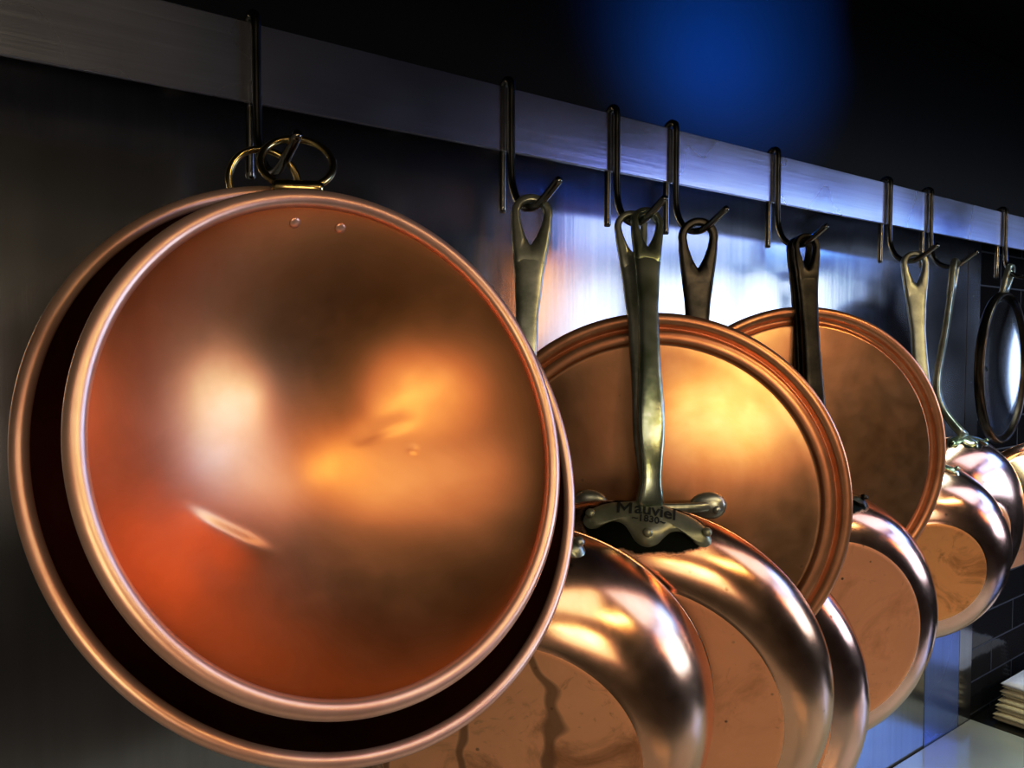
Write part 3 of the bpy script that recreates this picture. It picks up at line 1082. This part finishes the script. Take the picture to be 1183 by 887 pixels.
# ------------------------------------------------------------------ folded cloths
def folded_cloth(x0, x1, y0, y1, z, h, seed, bow, fold_y=True):
    """a flat folded cloth: rounded fold edges with a wavy top"""
    rnd = random.Random(seed)
    nx, ny = 14, 22
    V, F = [], []
    ph = rnd.uniform(0, 6)

    def wave(u, v):
        return 0.0030 * math.sin(PI * v) * (0.7 + 0.3 * math.sin(3 * u + 1)) + 0.0012 * math.sin(7 * v + 1 + 2 * u)
    rings = 8
    # cross-section in y: thick lens with two folded layers showing at the x0 end
    for i in range(nx + 1):
        u = i / nx
        x = x0 + (x1 - x0) * u + rnd.uniform(-0.0006, 0.0006)
        e = min(1, min(u, 1 - u) / 0.03)
        hh = h * 0.5 * (0.70 + 0.30 * math.sqrt(max(0, 1 - (1 - e) ** 2)))
        sec = []
        for j in range(ny + 1):
            v = j / ny
            ev = min(1, min(v, 1 - v) / 0.06)
            s = math.sqrt(max(0, 1 - (1 - ev) ** 2))
            sec.append((y0 + (y1 - y0) * v, z + h / 2 + wave(u, v) + hh * s))
        for j in range(ny, -1, -1):
            v = j / ny
            ev = min(1, min(v, 1 - v) / 0.06)
            s = math.sqrt(max(0, 1 - (1 - ev) ** 2))
            sec.append((y0 + (y1 - y0) * v, z + h / 2 + wave(u, v) - hh * s * 0.98))
        for (yy, zz) in sec:
            V.append(Vector((x, yy, zz)))
    m = 2 * (ny + 1)
    for i in range(nx):
        for k in range(m):
            kk = (k + 1) % m
            F.append((i * m + k, i * m + kk, (i + 1) * m + kk, (i + 1) * m + k))
    F.append(tuple(range(m)))
    F.append(tuple(range(nx * m, nx * m + m)))
    return V, F


zc = CZ - 0.0018
CL = ['bottom cream folded cloth of the stack', 'cream folded cloth second from the bottom of the stack', 'cream folded cloth third from the bottom of the stack',
      'cream folded cloth fourth from the bottom of the stack', 'cream folded cloth in the middle of the stack', 'cream folded cloth fourth from the top of the stack',
      'cream folded cloth third from the top of the stack', 'cream folded cloth just under the white top cloth', 'white folded cloth lying on top of the cream stack']
for i in range(9):
    last = i == 8
    x0 = 1.405 + (0.003, 0.0, 0.007, 0.004, 0.011, 0.020, 0.013, 0.019, 0.010)[i]
    hh = 0.0072
    o = link_mesh('folded_cloth', *folded_cloth(x0 - 1.5, 0.13, -0.135, 0.095 - 0.001 * i, 0, hh, i, 0.0035 if i < 5 else 0.002), M['cloth_white' if last else 'cloth'])
    o.location = (1.5, -0.08, zc)
    zc += hh * 1.02
    tag(o, CL[i], 'cloth', 'folded cloths stacked on the black worktop')


# ------------------------------------------------------------------ light
def area(name, loc, target, sx, sy, power, col):
    d = bpy.data.lights.new(name, 'AREA')
    d.shape = 'RECTANGLE'
    d.size, d.size_y = sx, sy
    d.energy = power
    d.color = col
    o = bpy.data.objects.new(name, d)
    C.objects.link(o)
    o.location = loc
    o.rotation_euler = (Vector(target) - Vector(loc)).to_track_quat('-Z', 'Y').to_euler()
    return o


TGT = (0.6, -0.05, 1.4)
area('window_light', (3.05, -1.95, 1.43), TGT, 1.2, 0.76, 19, (0.60, 0.74, 1.0))
area('rail_fill_light', (3.05, -1.95, 2.12), TGT, 1.3, 0.30, 5.5, (0.40, 0.50, 1.0))  # added fill that brightens the rail, not an actual window
area('orange_light', (2.07, -1.95, 1.66), TGT, 0.10, 0.35, 0.8, (1.0, 0.42, 0.15))
area('blue_window', (3.9, -1.6, 2.35), TGT, 0.9, 0.7, 15, (0.18, 0.38, 1.0))
for i, (x, y, z) in enumerate([(0.55, -2.6, 2.62), (0.95, -2.7, 2.62), (1.35, -2.55, 2.62), (1.10, -2.2, 2.45), (0.75, -2.3, 2.45)]):
    area('spot_lamp', (x, y, z), TGT, 0.15, 0.15, 1.6, (1.0, 0.72, 0.36))
for i, (x, y, z) in enumerate([(-0.25, -2.8, 1.75), (-0.6, -2.7, 1.80), (-0.5, -2.85, 1.55), (-1.0, -2.6, 1.7)]):
    area('wall_lamp', (x, y, z), TGT, 0.12, 0.12, 1.7, (1.0, 0.72, 0.36))
area('room_light', (-0.75, -3.0, 1.45), TGT, 1.5, 0.9, 8.5, (1.0, 0.86, 0.70))
area('ceiling_light', (-0.4, -1.9, 2.95), (-0.2, -1.5, 0.0), 2.4, 1.8, 26, (1.0, 0.84, 0.66))
area('ceiling_light', (2.3, -1.6, 2.95), (1.2, -0.6, 1.0), 1.6, 1.6, 18, (0.86, 0.80, 1.0))
wl = area('counter_fill_light', (1.15, -0.40, 1.90), (1.1, -0.30, 0.84), 0.5, 0.10, 1.4, (0.82, 1.0, 0.93))  # added fill that brightens the counter, no such lamp known
wl.data.spread = R(80)


def spot(name, loc, target, power, col, deg, blend, rad=0.03):
    d = bpy.data.lights.new(name, 'SPOT')
    d.energy, d.color, d.spot_size, d.spot_blend, d.shadow_soft_size = power, col, R(deg), blend, rad
    o = bpy.data.objects.new(name, d)
    C.objects.link(o)
    o.location = loc
    o.rotation_euler = (Vector(target) - Vector(loc)).to_track_quat('-Z', 'Y').to_euler()


spot('blue_spot', (1.05, -0.50, 1.90), (0.78, WY, 1.86), 210, (0.01, 0.17, 1.0), 45, 1.0)
# spot('blue_low_spot', (2.1, -0.9, 1.35), (1.22, WY, 0.98), 16, (0.05, 0.16, 1.0), 26, 0.8)

wd_ = bpy.data.worlds.new('kitchen')
bpy.context.scene.world = wd_
wd_.use_nodes = True
nt = wd_.node_tree
bg = nt.nodes['Background']
tc = nt.nodes.new('ShaderNodeTexCoord')
dp = nt.nodes.new('ShaderNodeVectorMath')
dp.operation = 'DOT_PRODUCT'
dp.inputs[1].default_value = (-0.72, -0.66, 0.1)
L(nt, tc.outputs['Generated'], dp.inputs[0])
wr = ramp(nt, dp.outputs['Value'], [(0.0, (0.004, 0.003, 0.003)), (0.60, (0.008, 0.006, 0.004)), (0.85, (0.10, 0.075, 0.05)), (1.0, (0.22, 0.17, 0.12))])
L(nt, wr.outputs['Color'], bg.inputs['Color'])
bg.inputs['Strength'].default_value = 1.0

sc = bpy.context.scene
sc.view_settings.view_transform = 'Standard'
sc.view_settings.look = 'None'
sc.view_settings.exposure = 0.0
sc.view_settings.use_curve_mapping = True
cv = sc.view_settings.curve_mapping.curves[3]
cv.points.new(0.20, 0.15)
cv.points.new(0.60, 0.63)
sc.view_settings.curve_mapping.update()
sc.cycles.max_bounces = 10
sc.cycles.glossy_bounces = 8
